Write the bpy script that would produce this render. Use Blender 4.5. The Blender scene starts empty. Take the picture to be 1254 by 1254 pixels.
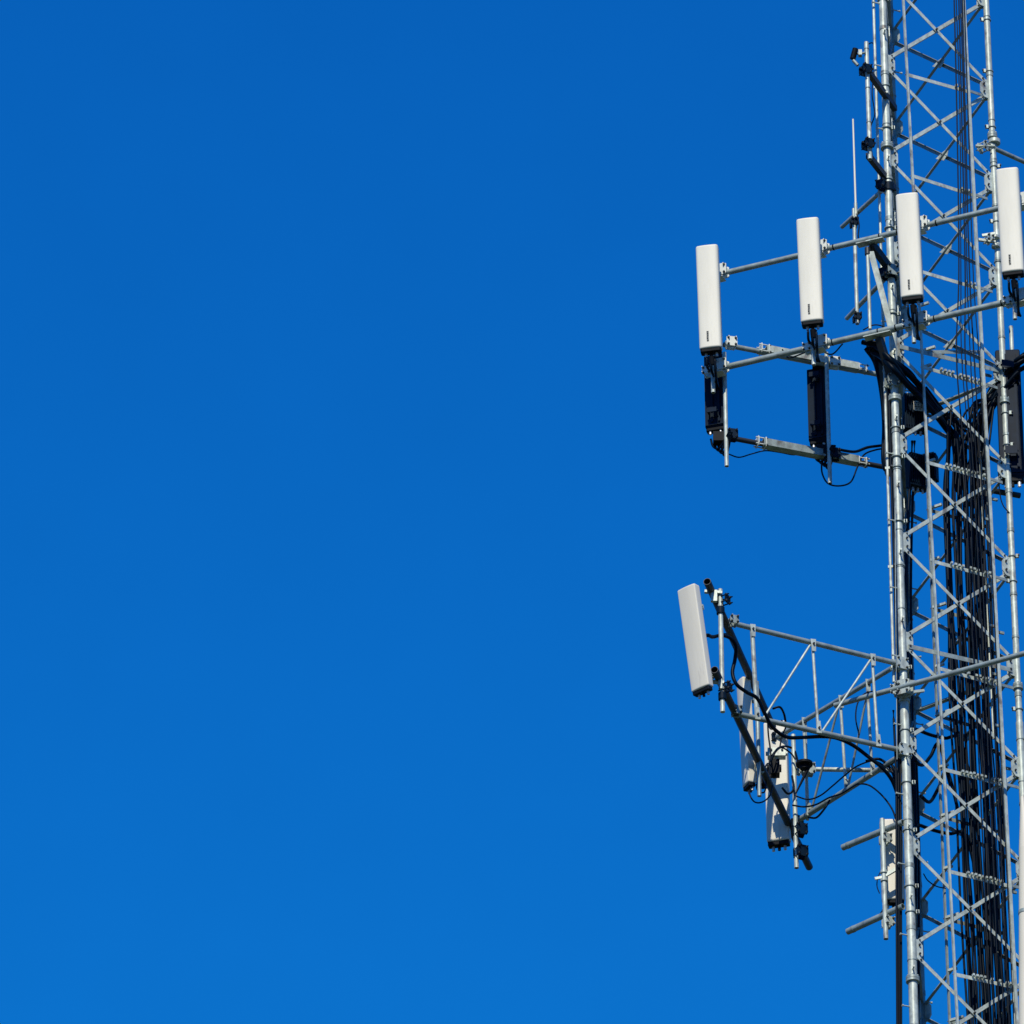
import bpy, math, random
from mathutils import Vector, Matrix
random.seed(7)
C = bpy.context.scene.collection
V = Vector
# ------------------------------------------------------------------ camera
PITCH, FPX, ROLL, EYE = 0.5667, 11130.0, -0.0065, 1.6
fw = V((0, math.cos(PITCH), math.sin(PITCH)))
rt0 = V((1, 0, 0)); up0 = rt0.cross(fw)
rt = rt0*math.cos(ROLL) + up0*math.sin(ROLL)
up = -rt0*math.sin(ROLL) + up0*math.cos(ROLL)
CAM = V((0, 0, EYE))
cd = bpy.data.cameras.new('camera'); cam = bpy.data.objects.new('camera', cd); C.objects.link(cam)
cam.matrix_world = Matrix(((rt.x, up.x, -fw.x, CAM.x), (rt.y, up.y, -fw.y, CAM.y), (rt.z, up.z, -fw.z, CAM.z), (0, 0, 0, 1)))
cd.sensor_fit = 'HORIZONTAL'; cd.sensor_width = 36; cd.lens = 36*FPX/1254
cd.clip_start = 1; cd.clip_end = 8000
S = bpy.context.scene; S.camera = cam
# ------------------------------------------------------------------ sky, sun, exposure
SUN_EL, SUN_AZ = math.radians(43), math.radians(-8)      # azimuth seen from the camera's back, negative = from the left
sdir = V((math.sin(SUN_AZ)*math.cos(SUN_EL), -math.cos(SUN_AZ)*math.cos(SUN_EL), math.sin(SUN_EL)))
w = bpy.data.worlds.new("World"); S.world = w; w.use_nodes = True
nt = w.node_tree; bg = nt.nodes['Background']
sky = nt.nodes.new('ShaderNodeTexSky'); sky.sky_type = 'NISHITA'; sky.sun_disc = False
sky.sun_elevation = SUN_EL; sky.sun_rotation = math.atan2(sdir.x, sdir.y)
sky.altitude = 1500; sky.air_density = 1.0; sky.dust_density = 0.1; sky.ozone_density = 4.0
sep = nt.nodes.new('ShaderNodeSeparateColor'); com = nt.nodes.new('ShaderNodeCombineColor')
nt.links.new(sky.outputs[0], sep.inputs[0])
for ch, (gain, expo, top_) in enumerate(((0.052, 2.0, 0.25), (0.84, 1.65, 2.0), (1.74, 1.12, 7.5))):   # polarised deep blue sky
    pw = nt.nodes.new('ShaderNodeMath'); pw.operation = 'POWER'; pw.inputs[1].default_value = expo
    ml = nt.nodes.new('ShaderNodeMath'); ml.operation = 'MULTIPLY'; ml.inputs[1].default_value = gain
    nt.links.new(sep.outputs[ch], pw.inputs[0]); nt.links.new(pw.outputs[0], ml.inputs[0]); mn = nt.nodes.new('ShaderNodeMath'); mn.operation = 'MINIMUM'; mn.inputs[1].default_value = top_
    nt.links.new(ml.outputs[0], mn.inputs[0]); nt.links.new(mn.outputs[0], com.inputs[ch])
tcw = nt.nodes.new('ShaderNodeTexCoord'); nzw = nt.nodes.new('ShaderNodeTexNoise'); nzw.inputs['Scale'].default_value = 60; nzw.inputs['Detail'].default_value = 4
mrw = nt.nodes.new('ShaderNodeMapRange'); mrw.inputs['To Min'].default_value = 0.965; mrw.inputs['To Max'].default_value = 1.035   # faint unevenness of the air
hsw = nt.nodes.new('ShaderNodeHueSaturation')
nt.links.new(tcw.outputs['Generated'], nzw.inputs['Vector']); nt.links.new(nzw.outputs[0], mrw.inputs[0]); nt.links.new(mrw.outputs[0], hsw.inputs['Value'])
nt.links.new(com.outputs[0], hsw.inputs['Color']); nt.links.new(hsw.outputs[0], bg.inputs[0])
bg.inputs[1].default_value = 0.1
sd = bpy.data.lights.new('sun', 'SUN'); sd.energy = 3.9; sd.angle = math.radians(0.5); sd.color = (1, 0.93, 0.78)
sun = bpy.data.objects.new('sun', sd); C.objects.link(sun)
sun.rotation_euler = (-sdir).to_track_quat('-Z', 'Y').to_euler(); sun.location = (0, 0, 90)
S.view_settings.view_transform = 'Standard'; S.view_settings.look = 'None'
S.view_settings.exposure = 0; S.view_settings.gamma = 1
S.render.film_transparent = False

# ------------------------------------------------------------------ picture -> place (real depth Y given)
def ray(x, y):
    return (fw + rt*((x-627)/FPX) - up*((y-627)/FPX))
def W(x, y, Y):                      # point of the ray at ground distance Y
    r = ray(x, y); return CAM + r*(Y/r.y)
def HZ(p, x, y):                     # point of the ray at the height of p
    r = ray(x, y); return CAM + r*((p.z-CAM.z)/r.z)
def VT(p, y):                        # point above/below p seen at picture row y
    q = p.copy()
    for _ in range(6):
        d = q-CAM; yy = 627 - FPX*d.dot(up)/d.dot(fw)
        q.z += (yy-y)/FPX*d.dot(fw)/math.cos(PITCH)
    return q
def PX(p):
    d = p-CAM; return 627+FPX*d.dot(rt)/d.dot(fw), 627-FPX*d.dot(up)/d.dot(fw)

# ------------------------------------------------------------------ materials
def mat(name, col, rough=0.5, metal=0.0, var=0.0, scale=6, stretch=1.0, bump=0.0, spots=None, spec=0.5):
    m = bpy.data.materials.new(name); m.use_nodes = True
    n = m.node_tree; b = n.nodes['Principled BSDF']
    b.inputs['Roughness'].default_value = rough; b.inputs['Specular IOR Level'].default_value = spec; b.inputs['Metallic'].default_value = metal
    tc = n.nodes.new('ShaderNodeTexCoord'); mp = n.nodes.new('ShaderNodeMapping')
    mp.inputs['Scale'].default_value = (1, 1, stretch)
    n.links.new(tc.outputs['Object'], mp.inputs[0])
    no = n.nodes.new('ShaderNodeTexNoise'); no.inputs['Scale'].default_value = scale
    no.inputs['Detail'].default_value = 6; no.inputs['Roughness'].default_value = 0.65
    n.links.new(mp.outputs[0], no.inputs['Vector'])
    cr = n.nodes.new('ShaderNodeValToRGB')
    lo = [c*(1-var) for c in col]; hi = [min(1, c*(1+var)) for c in col]
    cr.color_ramp.elements[0].position = 0.32; cr.color_ramp.elements[1].position = 0.68
    cr.color_ramp.elements[0].color = (*lo, 1); cr.color_ramp.elements[1].color = (*hi, 1)
    n.links.new(no.outputs[0], cr.inputs[0])
    out = cr.outputs[0]
    if spots:                        # grime / rust marks with a shape of their own
        n2 = n.nodes.new('ShaderNodeTexNoise'); n2.inputs['Scale'].default_value = spots[1]; n2.inputs['Detail'].default_value = 8
        n.links.new(mp.outputs[0], n2.inputs['Vector'])
        r2 = n.nodes.new('ShaderNodeValToRGB'); r2.color_ramp.elements[0].position = spots[2]; r2.color_ramp.elements[1].position = spots[2]+0.12
        n.links.new(n2.outputs[0], r2.inputs[0])
        mx = n.nodes.new('ShaderNodeMix'); mx.data_type = 'RGBA'
        n.links.new(r2.outputs[0], mx.inputs[0]); n.links.new(out, mx.inputs[6]); mx.inputs[7].default_value = (*spots[0], 1)
        out = mx.outputs[2]
    n.links.new(out, b.inputs['Base Color'])
    if bump:
        bp = n.nodes.new('ShaderNodeBump'); bp.inputs['Strength'].default_value = bump; bp.inputs['Distance'].default_value = 0.01
        n.links.new(no.outputs[0], bp.inputs['Height']); n.links.new(bp.outputs[0], b.inputs['Normal'])
    return m
M = {
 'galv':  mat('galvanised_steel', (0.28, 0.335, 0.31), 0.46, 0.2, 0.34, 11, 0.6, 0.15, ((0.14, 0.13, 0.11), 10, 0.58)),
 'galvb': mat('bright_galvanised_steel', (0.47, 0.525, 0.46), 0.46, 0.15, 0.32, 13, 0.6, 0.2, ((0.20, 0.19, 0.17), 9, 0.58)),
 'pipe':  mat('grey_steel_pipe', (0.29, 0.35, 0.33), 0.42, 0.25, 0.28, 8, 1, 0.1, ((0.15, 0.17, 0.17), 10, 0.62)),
 'dpipe': mat('shade_darkened_pipe', (0.013, 0.018, 0.024), 0.5, 0, 0.3, 9, 1, 0.1),  # near-black base colour holds the shade of pipe undersides seen from below
 'white': mat('white_radome', (0.79, 0.765, 0.63), 0.5, 0, 0.06, 7, 0.15, 0, ((0.58, 0.55, 0.46), 9, 0.64)),
 'cream': mat('grey_white_radome', (0.74, 0.705, 0.575), 0.5, 0, 0.06, 7, 0.15, 0, ((0.5, 0.47, 0.40), 9, 0.62)),
 'dark':  mat('dark_navy_aluminium', (0.004, 0.014, 0.030), 0.5, 0, 0.35, 7, spec=0.08),  # near-black navy tone shared by rear antennas, radio units and some clamps
 'black': mat('black_plastic', (0.006, 0.008, 0.011), 0.55, 0, 0.3, 12, spec=0.1),
 'cable': mat('black_cable_sheath', (0.0015, 0.007, 0.016), 0.40, 0, 0.5, 6, 0.2, spec=0.09),
 'slot':  mat('grey_label', (0.25, 0.27, 0.25), 0.5, 0, 0.2, 40),
 'bolt':  mat('zinc_bolt', (0.72, 0.73, 0.70), 0.35, 0.4, 0.2, 20),
 'dbolt': mat('dull_bolt', (0.04, 0.045, 0.05), 0.6, 0, 0.3, 20, spec=0.2),
 'plate': mat('white_zinc_plate', (0.68, 0.71, 0.63), 0.5, 0.05, 0.15, 12, 1, 0.1, ((0.35, 0.35, 0.33), 16, 0.64)),
 'grass': mat('ground_grass', (0.05, 0.07, 0.03), 0.95, 0, 0.4, 0.15, 1, 0, ((0.10, 0.09, 0.06), 0.05, 0.58)),
}

# ------------------------------------------------------------------ mesh builder
def basis(d, ref=None):
    d = d.normalized()
    if ref is None: ref = V((0, 0, 1)) if abs(d.z) < 0.9 else V((1, 0, 0))
    a = d.cross(ref).normalized(); b = a.cross(d).normalized()
    return d, a, b
class MB:
    def __init__(s): s.v = []; s.f = []; s.sm = []; s.mi = []; s.cur = 0
    def add(s, vs, fs, smooth=False):
        o = len(s.v); s.v += [tuple(x) for x in vs]; s.f += [tuple(i+o for i in f) for f in fs]
        s.mi += [s.cur]*len(fs)
        s.sm += [smooth]*len(fs) if isinstance(smooth, bool) else list(smooth)
        return s
    def tube(s, p0, p1, r, n=14, r1=None, hollow=False):
        d, a, b = basis(p1-p0); r1 = r if r1 is None else r1
        c = [(math.cos(2*math.pi*i/n), math.sin(2*math.pi*i/n)) for i in range(n)]
        vs = [p0+(a*x+b*y)*r for x, y in c] + [p1+(a*x+b*y)*r1 for x, y in c]
        fs = [(i, (i+1) % n, n+(i+1) % n, n+i) for i in range(n)]; sm = [True]*n
        if hollow:                    # open pipe end: rim and a short bore
            for base, pp, rr, dd in ((0, p0, r, d), (n, p1, r1, -d)):
                k = len(vs)
                vs += [pp+(a*x+b*y)*rr*0.86 for x, y in c] + [pp+dd*rr*3+(a*x+b*y)*rr*0.86 for x, y in c]
                for i in range(n):
                    j = (i+1) % n
                    fs += [(base+i, k+i, k+j, base+j), (k+i, k+n+i, k+n+j, k+j)]; sm += [False, True]
                fs.append(tuple(k+n+i for i in range(n))); sm.append(False)
        else:
            fs += [tuple(reversed(range(n))), tuple(range(n, 2*n))]; sm += [False, False]
        s.add(vs, fs, sm); return s
    def path(s, pts, r, n=8):
        N = len(pts); fr = []; ref = None
        for i in range(N):
            d = (pts[min(i+1, N-1)]-pts[max(i-1, 0)]).normalized()
            if ref is None: _, a, b = basis(d)
            else:
                a = (ref-d*ref.dot(d)).normalized(); b = d.cross(a)
            ref = a; fr.append((a, b))
        vs = []
        for p, (a, b) in zip(pts, fr):
            vs += [p+(a*math.cos(2*math.pi*i/n)+b*math.sin(2*math.pi*i/n))*r for i in range(n)]
        fs = []
        for k in range(N-1):
            for i in range(n):
                j = (i+1) % n; fs.append((k*n+i, k*n+j, k*n+n+j, k*n+n+i))
        sm = [True]*len(fs); fs += [tuple(reversed(range(n))), tuple((N-1)*n+i for i in range(n))]; sm += [False]*2
        s.add(vs, fs, sm); return s
    def box(s, c, ax, ay, az, hx, hy, hz):
        vs = [c+ax*(hx*i)+ay*(hy*j)+az*(hz*k) for i in (-1, 1) for j in (-1, 1) for k in (-1, 1)]
        s.add(vs, [(0, 1, 3, 2), (4, 6, 7, 5), (0, 4, 5, 1), (2, 3, 7, 6), (0, 2, 6, 4), (1, 5, 7, 3)]); return s
    def beam(s, p0, p1, w_, h_, ref=None):
        d, a, b = basis(p1-p0, ref); s.box((p0+p1)/2, d, a, b, (p1-p0).length/2, w_/2, h_/2); return s
    def prof(s, p0, p1, pts, a, b):   # extrude a closed profile of (a,b) pairs from p0 to p1
        n = len(pts); vs = [p0+a*x+b*y for x, y in pts]+[p1+a*x+b*y for x, y in pts]
        s.add(vs, [(i, (i+1) % n, n+(i+1) % n, n+i) for i in range(n)]+[tuple(reversed(range(n))), tuple(range(n, 2*n))]); return s
    def angle(s, p0, p1, nrm, w_=0.05, t=0.006, side=1):
        d = (p1-p0).normalized(); a = d.cross(nrm).normalized()*side
        L = [(-w_/2, 0), (w_/2, 0), (w_/2, -t), (-w_/2+t, -t), (-w_/2+t, -w_), (-w_/2, -w_)]
        return s.prof(p0, p1, L, a, nrm.normalized())
    def poly(s, outline, a, b, c, n, t):   # flat plate: outline pairs in (a,b) around c, thickness t along n
        k = len(outline); vs = [c+a*x+b*y-n*(t/2) for x, y in outline]+[c+a*x+b*y+n*(t/2) for x, y in outline]
        s.add(vs, [tuple(reversed(range(k))), tuple(range(k, 2*k))]+[(i, (i+1) % k, k+(i+1) % k, k+i) for i in range(k)]); return s
    def bolt(s, p, n, r=0.011, h=0.02):
        s.cur = 1; s.tube(p-n*h*0.3, p+n*h, r, 6); s.cur = 0; return s
    def build(s, name, m, parent=None, origin=None):
        me = bpy.data.meshes.new(name)
        o0 = origin if origin is not None else (root_loc(parent) if parent else V((0, 0, 0)))
        me.from_pydata([tuple(V(v)-o0) for v in s.v], [], s.f); me.update()
        me.polygons.foreach_set('use_smooth', s.sm)
        me.materials.append(M[m] if isinstance(m, str) else m)
        if any(s.mi): me.materials.append(M['dbolt']); me.polygons.foreach_set('material_index', s.mi)
        o = bpy.data.objects.new(name, me); C.objects.link(o)
        if parent: o.parent = parent
        elif origin is not None: o.location = origin
        fix(me)
        return o
def fix(me):
    import bmesh
    bm = bmesh.new(); bm.from_mesh(me); bmesh.ops.recalc_face_normals(bm, faces=bm.faces)
    for e in bm.edges:
        if any(not f.smooth for f in e.link_faces): e.smooth = False
    bm.to_mesh(me); bm.free()
def root_loc(o):
    while o.parent: o = o.parent
    return o.location.copy()
def tag(o, label=None, cat=None, group=None, kind=None):
    if label: o['label'] = label
    if cat: o['category'] = cat
    if group: o['group'] = group
    if kind: o['kind'] = kind
    return o
def thing(name, loc, label, cat, group=None):
    o = bpy.data.objects.new(name, None); C.objects.link(o); o.location = loc; o.empty_display_size = 0.3
    return tag(o, label, cat, group)
def copy_tree(o, parent=None):
    c = o.copy(); C.objects.link(c)
    if parent: c.parent = parent
    for ch in list(o.children): copy_tree(ch, c)
    return c
def spline(pts, per=8):
    out = []; P = [pts[0]*2-pts[1]]+list(pts)+[pts[-1]*2-pts[-2]]
    for i in range(1, len(P)-2):
        p0, p1, p2, p3 = P[i-1:i+3]
        for k in range(per):
            t = k/per
            out.append(0.5*((2*p1)+(p2-p0)*t+(2*p0-5*p1+4*p2-p3)*t*t+(3*p1-p0-3*p2+p3)*t**3))
    out.append(pts[-1]); return out
UZ = V((0, 0, 1))
def clamp_on(mb, p, d, size=0.075, nrm=None, bolts=True):
    """pair of plates squeezed round a crossing with four U-bolt ends; nrm = plate normal"""
    nrm = (nrm or V((0, -1, 0))).normalized()
    a = d.normalized(); b = nrm.cross(a).normalized(); a = b.cross(nrm)
    o = [(-size, -size*0.8), (-size*0.6, -size), (size*0.6, -size), (size, -size*0.8), (size, size*0.8), (size*0.6, size), (-size*0.6, size), (-size, size*0.8)]
    mb.poly(o, a, b, p+nrm*0.045, nrm, 0.01); mb.poly(o, a, b, p-nrm*0.045, nrm, 0.01)
    for i in (-1, 1):
        for j in (-1, 1):
            q = p+a*(i*size*0.68)+b*(j*size*0.68)
            mb.tube(q-nrm*0.075, q+nrm*0.085, 0.0075, 6); mb.bolt(q+nrm*0.052, nrm, 0.014, 0.014)
    return mb
def ring(mb, p, d, r, h=0.03, bolts=0, ro=None):
    d = d.normalized(); mb.tube(p-d*h/2, p+d*h/2, ro or r, 18)
    if bolts:
        _, a, b = basis(d)
        for i in range(bolts):
            t = 2*math.pi*i/bolts; q = p+(a*math.cos(t)+b*math.sin(t))*((ro or r)*0.82)
            mb.tube(q-d*h*1.1, q+d*h*1.1, 0.009, 6)
    return mb

# ------------------------------------------------------------------ the ground far below
g = MB(); N = 24; G = 4000
vs = [V((-G+2*G*i/N, -G+2*G*j/N, 0)) for i in range(N+1) for j in range(N+1)]
g.add(vs, [(i*(N+1)+j, (i+1)*(N+1)+j, (i+1)*(N+1)+j+1, i*(N+1)+j+1) for i in range(N) for j in range(N)])
tag(g.build('ground', 'grass'), kind='structure')

# ------------------------------------------------------------------ lattice tower
TX, TY, TZ, PHI, PH, TP, SIDE = 4.765, 85.8225, 60.2798+EYE, 4.0827, 1.3002, 0.0072, 1.35
AZ = {'L': PHI, 'R': PHI+2*math.pi/3, 'B': PHI-2*math.pi/3}
def node(leg, k):
    r = SIDE/math.sqrt(3)*(1+TP*k); a = AZ[leg]
    return V((TX+r*math.cos(a), TY+r*math.sin(a), TZ-k*PH))
KT, KB = -2, 10
KG = TZ/PH                            # the panel number at ground level
tower = thing('lattice_tower', V((TX, TY, 0)), 'tall triangular lattice tower of galvanised steel pipes and crossed braces', 'tower')
for l in 'LRB':
    rU, rD = (0.043, 0.050) if l != 'R' else (0.036, 0.042)
    m = MB()
    ksp = 6.55
    m.tube(node(l, KT-0.5), node(l, ksp), rU, 20).tube(node(l, ksp), node(l, KG), rD, 20)
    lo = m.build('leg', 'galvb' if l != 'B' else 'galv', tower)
    d = (node(l, 5)-node(l, 4)).normalized()
    for kf in (0.9, 3.55, 6.55, 9.3) if l != 'R' else (0.5, 3.3, 6.2, 9.0):
        f = MB(); p = node(l, kf)
        rf = 0.075 if l != 'R' else 0.058
        ring(f, p-d*0.016, d, rf, 0.028, 6); ring(f, p+d*0.016, d, rf, 0.028, 0)
        f.build('flange', 'galv', lo)
    # narrow seams and bands on the pipe
    for kk in range(KT*2, KB*2):
        s_ = MB(); p = node(l, kk/2+random.uniform(.1, .4)); ring(s_, p, d, rU+0.006 if kk/2 < ksp else rD+0.005, random.choice((0.012, 0.03, 0.05)))
        s_.build('pipe_band', 'galv', lo)
rng = random.Random(3)
for l in 'LR':
    for k in [x*0.5+0.28 for x in range(-4, 20)]:
        if rng.random() < 0.35: continue
        p = node(l, k+rng.uniform(-.15, .15)); h = MB()
        ring(h, p, UZ, (0.062 if l == 'L' else 0.048), 0.012)
        sx = 1 if (l == 'L' or rng.random() < .3) else -1
        h.box(p+V((sx*(0.075 if l == 'L' else .06), -0.02, 0)), V((1, 0, 0)), V((0, 1, 0)), UZ, 0.018, 0.012, 0.022); h.bolt(p+V((sx*0.075, -0.035, 0)), V((0, -1, 0)), 0.009, 0.02)
        h.build('hanger_clip', 'galv', tower)
# climbing pegs
for l, ang in (('L', math.radians(200)), ('B', math.radians(20))):
    kk = KT
    i = 0
    while kk < KB:
        a = ang+(1.3 if i % 2 else 0); p = node(l, kk); u = V((math.cos(a), math.sin(a), 0))
        sb = MB().tube(p+u*0.03, p+u*0.125, 0.008, 8); sb.tube(p+u*0.12, p+u*0.132, 0.014, 8); sb.tube(p+u*0.04, p+u*0.052, 0.016, 6)
        sb.build('climbing_peg', 'galvb', tower); kk += 0.34; i += 1
def fn(a, b):                         # outward normal of the face between legs a and b
    m_ = (node(a, 0)+node(b, 0))/2; v = m_-V((TX, TY, m_.z)); v.z = 0; return v.normalized()
for (a, b) in (('L', 'R'), ('B', 'R'), ('L', 'B')):
    n_ = fn(a, b)
    low = MB()
    for k in range(KT, 46):
        for (pa, pb, off, sd_) in ((node(a, k), node(b, k+1), 0.012, 1), (node(a, k+1), node(b, k), -0.006, -1)):
            d = (pb-pa).normalized(); q0 = pa+d*0.085; q1 = pb-d*0.085
            # brace ends land beside each other on the gusset
            z = -0.035 if pa.z > pb.z else 0.035
            q0 = q0+V((0, 0, z)); q1 = q1-V((0, 0, z))
            t_ = MB() if k < KB else low
            wd = 0.042 if (a, b) == ('L', 'R') else 0.040
            # inward flange along the upper edge of the falling braces, along the lower edge of the rising ones
            want_up = pa.z > pb.z; az_ = d.cross(n_).z
            sgn = 1 if ((az_ < 0) == want_up) else -1
            t_.angle(q0+n_*off, q1+n_*off, n_, wd, 0.006, sgn)
            if k < KB:
                for q in (q0+d*0.05, q1-d*0.05, (q0+q1)/2): t_.bolt(q+n_*off, n_, 0.012, 0.012)
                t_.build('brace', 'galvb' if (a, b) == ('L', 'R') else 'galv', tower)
    tag(low.build('lower_bracing', 'galv', tower), kind='stuff')
    for k in range(KT, KB+1):
        for (x, y_) in ((a, b), (b, a)):
            p = node(x, k); u = (node(y_, k)-p).normalized(); pl = MB(); c = p+u*0.075
            o = [(-0.05, -0.13), (0.01, -0.12), (0.055, -0.06), (0.055, 0.06), (0.01, 0.12), (-0.05, 0.13)]
            pl.poly(o, u, UZ, c+n_*0.003, n_, 0.010)
            for zz in (-0.055, 0.055): pl.bolt(c+u*0.012+UZ*zz+n_*0.02, n_, 0.013, 0.012)
            pl.build('gusset_plate', 'galvb', tower)
for (a, b, k) in (('L', 'R', 6.05), ('L', 'R', 3.0), ('B', 'R', 3.05), ('L', 'B', 3.05), ('B', 'R', 6.05), ('L', 'B', 6.05)):
    n_ = fn(a, b); p0, p1 = node(a, k), node(b, k); d = (p1-p0).normalized()
    MB().angle(p0+d*0.07+n_*0.022, p1-d*0.07+n_*0.022, n_, 0.055, 0.006, 1).build('horizontal_strut', 'galv', tower)

nLR_ = lambda d_: fn('L', 'R')*d_
nBR = fn('B', 'R'); uBR = (node('R', 4)-node('B', 4)).normalized()
for k in range(KT, KB):
    c = (node('B', k)+node('R', k+1)+node('B', k+1)+node('R', k))/4
    pl = MB().poly([(-0.09, -0.01), (0.02, -0.08), (0.07, -0.02), (0.09, 0.07), (0.0, 0.04)], uBR, UZ, c-nBR*0.02, nBR, 0.008)
    pl.bolt(c-nBR*0.03, -nBR, 0.012, 0.012); pl.build('crossing_plate', 'galvb', tower)
    c = (node('L', k)+node('R', k+1)+node('L', k+1)+node('R', k))/4
    MB().bolt(c+nLR_(0.022), fn('L', 'R'), 0.014, 0.016).build('crossing_bolt', 'dbolt', tower)

# ------------------------------------------------------------------ cable ladders inside/outside the front face
nLR = fn('L', 'R'); uLR = (node('R', 4)-node('L', 4)).normalized()
def plane_pt(x, y, off):             # ray meets the plane parallel to the front face, off metres outside it
    p0 = node('L', 4)+nLR*off; r = ray(x, y); return CAM + r*((p0-CAM).dot(nLR)/r.dot(nLR))
def cable_ladder(A0, A1, B0, B1, off, rungs, label, name, teeth=True, m='galvb'):
    t = thing(name, plane_pt(*A1, off), label, 'cable ladder')
    RA = (plane_pt(*A0, off), plane_pt(*A1, off)); RB = (plane_pt(*B0, off), plane_pt(*B1, off))
    for r_, rw in ((RA, 0.023), (RB, 0.034)):
        MB().beam(r_[0], r_[1], rw, 0.026, nLR).build('rail', m, t)
    for (ya, yb) in rungs:
        def onr(r_, yy):
            lo, hi = 0., 1.
            for _ in range(40):
                mi = (lo+hi)/2
                if PX(r_[0].lerp(r_[1], mi))[1] < yy: lo = mi
                else: hi = mi
            return r_[0].lerp(r_[1], lo)
        a_, b_ = onr(RA, ya), onr(RB, yb)
        mb = MB().angle(a_-nLR*0.018, b_-nLR*0.018, nLR, 0.045, 0.005, 1)
        if teeth:
            d = (b_-a_)
            for q in range(11 if ya > 400 else 2, 11) if ya > 1e9 else [q for q in range(11) if (q > 7 if ya < 400 else random.random() < 0.85)]:
                p = a_+d*(0.30+0.062*q); mb.box(p+nLR*0.012+UZ*(0.018+random.uniform(-.006, .006)), uLR, nLR, UZ, 0.009+random.uniform(0, .006), 0.018, 0.013)
        mb.build('rung', m, t)
        if not teeth:
            for dz, ln in ((0.0, 0.17), (0.62, 0.11)):
                MB().beam(a_+UZ*dz, a_+UZ*dz+V((0.15, -0.09, 0)).normalized()*ln, 0.028, 0.028).build('stub_bar', 'galvb', t)
            continue
        br = MB()
        br.beam(b_, b_+(node('R', 4)-node('L', 4)).normalized()*0.20-nLR*off*0.8+UZ*0.03, 0.035, 0.01, nLR); br.build('bracket', 'galv', t)
    return t
RUNG = [(-32, -12), (90, 111), (214, 238), (330, 352), (448, 470), (565, 586), (686, 706), (817, 838), (941, 960), (1066, 1084), (1192, 1208)]
front_ladder = cable_ladder((1104, -40), (1175, 1300), (1178, -40), (1248, 1300), 0.07, RUNG,
    'slim bright cable ladder running up the front face of the lattice tower', 'cable_ladder')
rear = cable_ladder((1129, 430), (1165, 1300), (1201, 430), (1236, 1300), -0.45,
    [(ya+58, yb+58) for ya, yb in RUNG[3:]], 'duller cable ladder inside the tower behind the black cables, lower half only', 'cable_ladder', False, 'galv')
rod = MB(); p0 = plane_pt(1176, -30, 0.11); p1 = plane_pt(1196, 420, 0.11)

for xo, y0_, y1_, lab in ((0, 425, 1300, 'pale thin conduit inside the tower, starting at the cable sweep beside the right rail'), (-9, 560, 905, 'short pale conduit inside the tower left of the longer one')):
    a_ = plane_pt(1203+xo+(y0_-430)*0.048, y0_, -0.12); b_ = plane_pt(1203+xo+(y1_-430)*0.048, y1_, -0.12)
    c_ = thing('conduit', b_, lab, 'conduit')
    MB().tube(a_, b_, 0.014, 10).build('pipe', 'galvb', c_)
    for f in (0.04, 0.22, 0.41, 0.6, 0.77, 0.95):
        p_ = a_.lerp(b_, f); MB().beam(p_, p_+uLR*0.10, 0.03, 0.02, nLR).build('strap', 'galv', c_)

# ------------------------------------------------------------------ feeder cables
def cable_thing(pts, r, label, group=None, name='coaxial_cable', per=8, n=8, m='cable'):
    P = spline(pts, per); o = MB().path(P, r, n).build(name, m, None, origin=P[-1])
    return tag(o, label, 'cable', group)
gf = 'feeder cables clipped to the front ladder'
lbl_top = 'thin black feeder cable clipped to the front ladder beside its right rail'
ORD = ['first', 'second', 'third', 'fourth', 'fifth', 'sixth']
for i in range(6):                   # front layer, in front of the rungs
    f = i/5
    xs = [(-40, 1168+12*f), (150, 1173+12*f), (330, 1174+17*f), (440, 1172+27*f), (560, 1182+24*f), (700, 1187+27*f), (900, 1197+27*f), (1100, 1206+28*f), (1300, 1213+30*f)]
    pts = [plane_pt(x+random.uniform(-1.2, 1.2), y, 0.125+random.uniform(-.008, .008)) for y, x in xs]
    cable_thing(pts, 0.006 if i % 2 else 0.008, ORD[i]+' from the left of the six thin feeder cables on the front ladder', gf)
gb = 'feeder cables bundled inside the tower'
lbl_b = 'thick black feeder cable in the dense vertical bundle inside the tower'
for i in range(32):
    f = i/31; dp = -0.38+0.09*(i % 4)-0.02*random.random(); ys = 500+random.uniform(0, 45)
    x0 = 1158+52*f
    xs = [(ys, x0+6*math.sin(i)), (600, x0-2), (720, x0+1), (850, x0+8), (980, x0+14), (1120, x0+22), (1300, x0+31)]
    wv = random.uniform(-4, 4); pts = [plane_pt(x+random.uniform(-2.6, 2.6)+wv*math.sin(y/130), y, dp+random.uniform(-.03, .03)) for y, x in xs]
    top = [W(1120+30*f, 470+22*random.random(), 85.6), W(1150+30*f*0.8, 505+10*f, 85.85)] if i < 16 else [W(1248-8*(1-f), 440+30*random.random(), 85.7), W(1224-20*(1-f), 480+20*(1-f), 85.8)]
    cable_thing(top+pts, random.choice((0.009, 0.013, 0.018)), lbl_b, gb)
gl = 'feeder cables running down beside the left leg'
for i in range(5):                   # between the two left legs
    xs = [(540, 1116+2*i), (700, 1110+2.2*i), (850, 1113+2.4*i), (1000, 1116+2.2*i), (1150, 1117+2.2*i), (1300, 1118+2*i)]
    if i > 2: xs = [(900, 1113+2*i), (1000, 1115+2.3*i), (1150, 1116+2.2*i), (1300, 1117+2*i)]
    cable_thing([W(x+random.uniform(-1.5, 1.5), y, 85.9+0.1*(i % 3)) for y, x in xs], 0.015, 'black feeder cable running down between the two left legs of the tower', gl)
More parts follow.
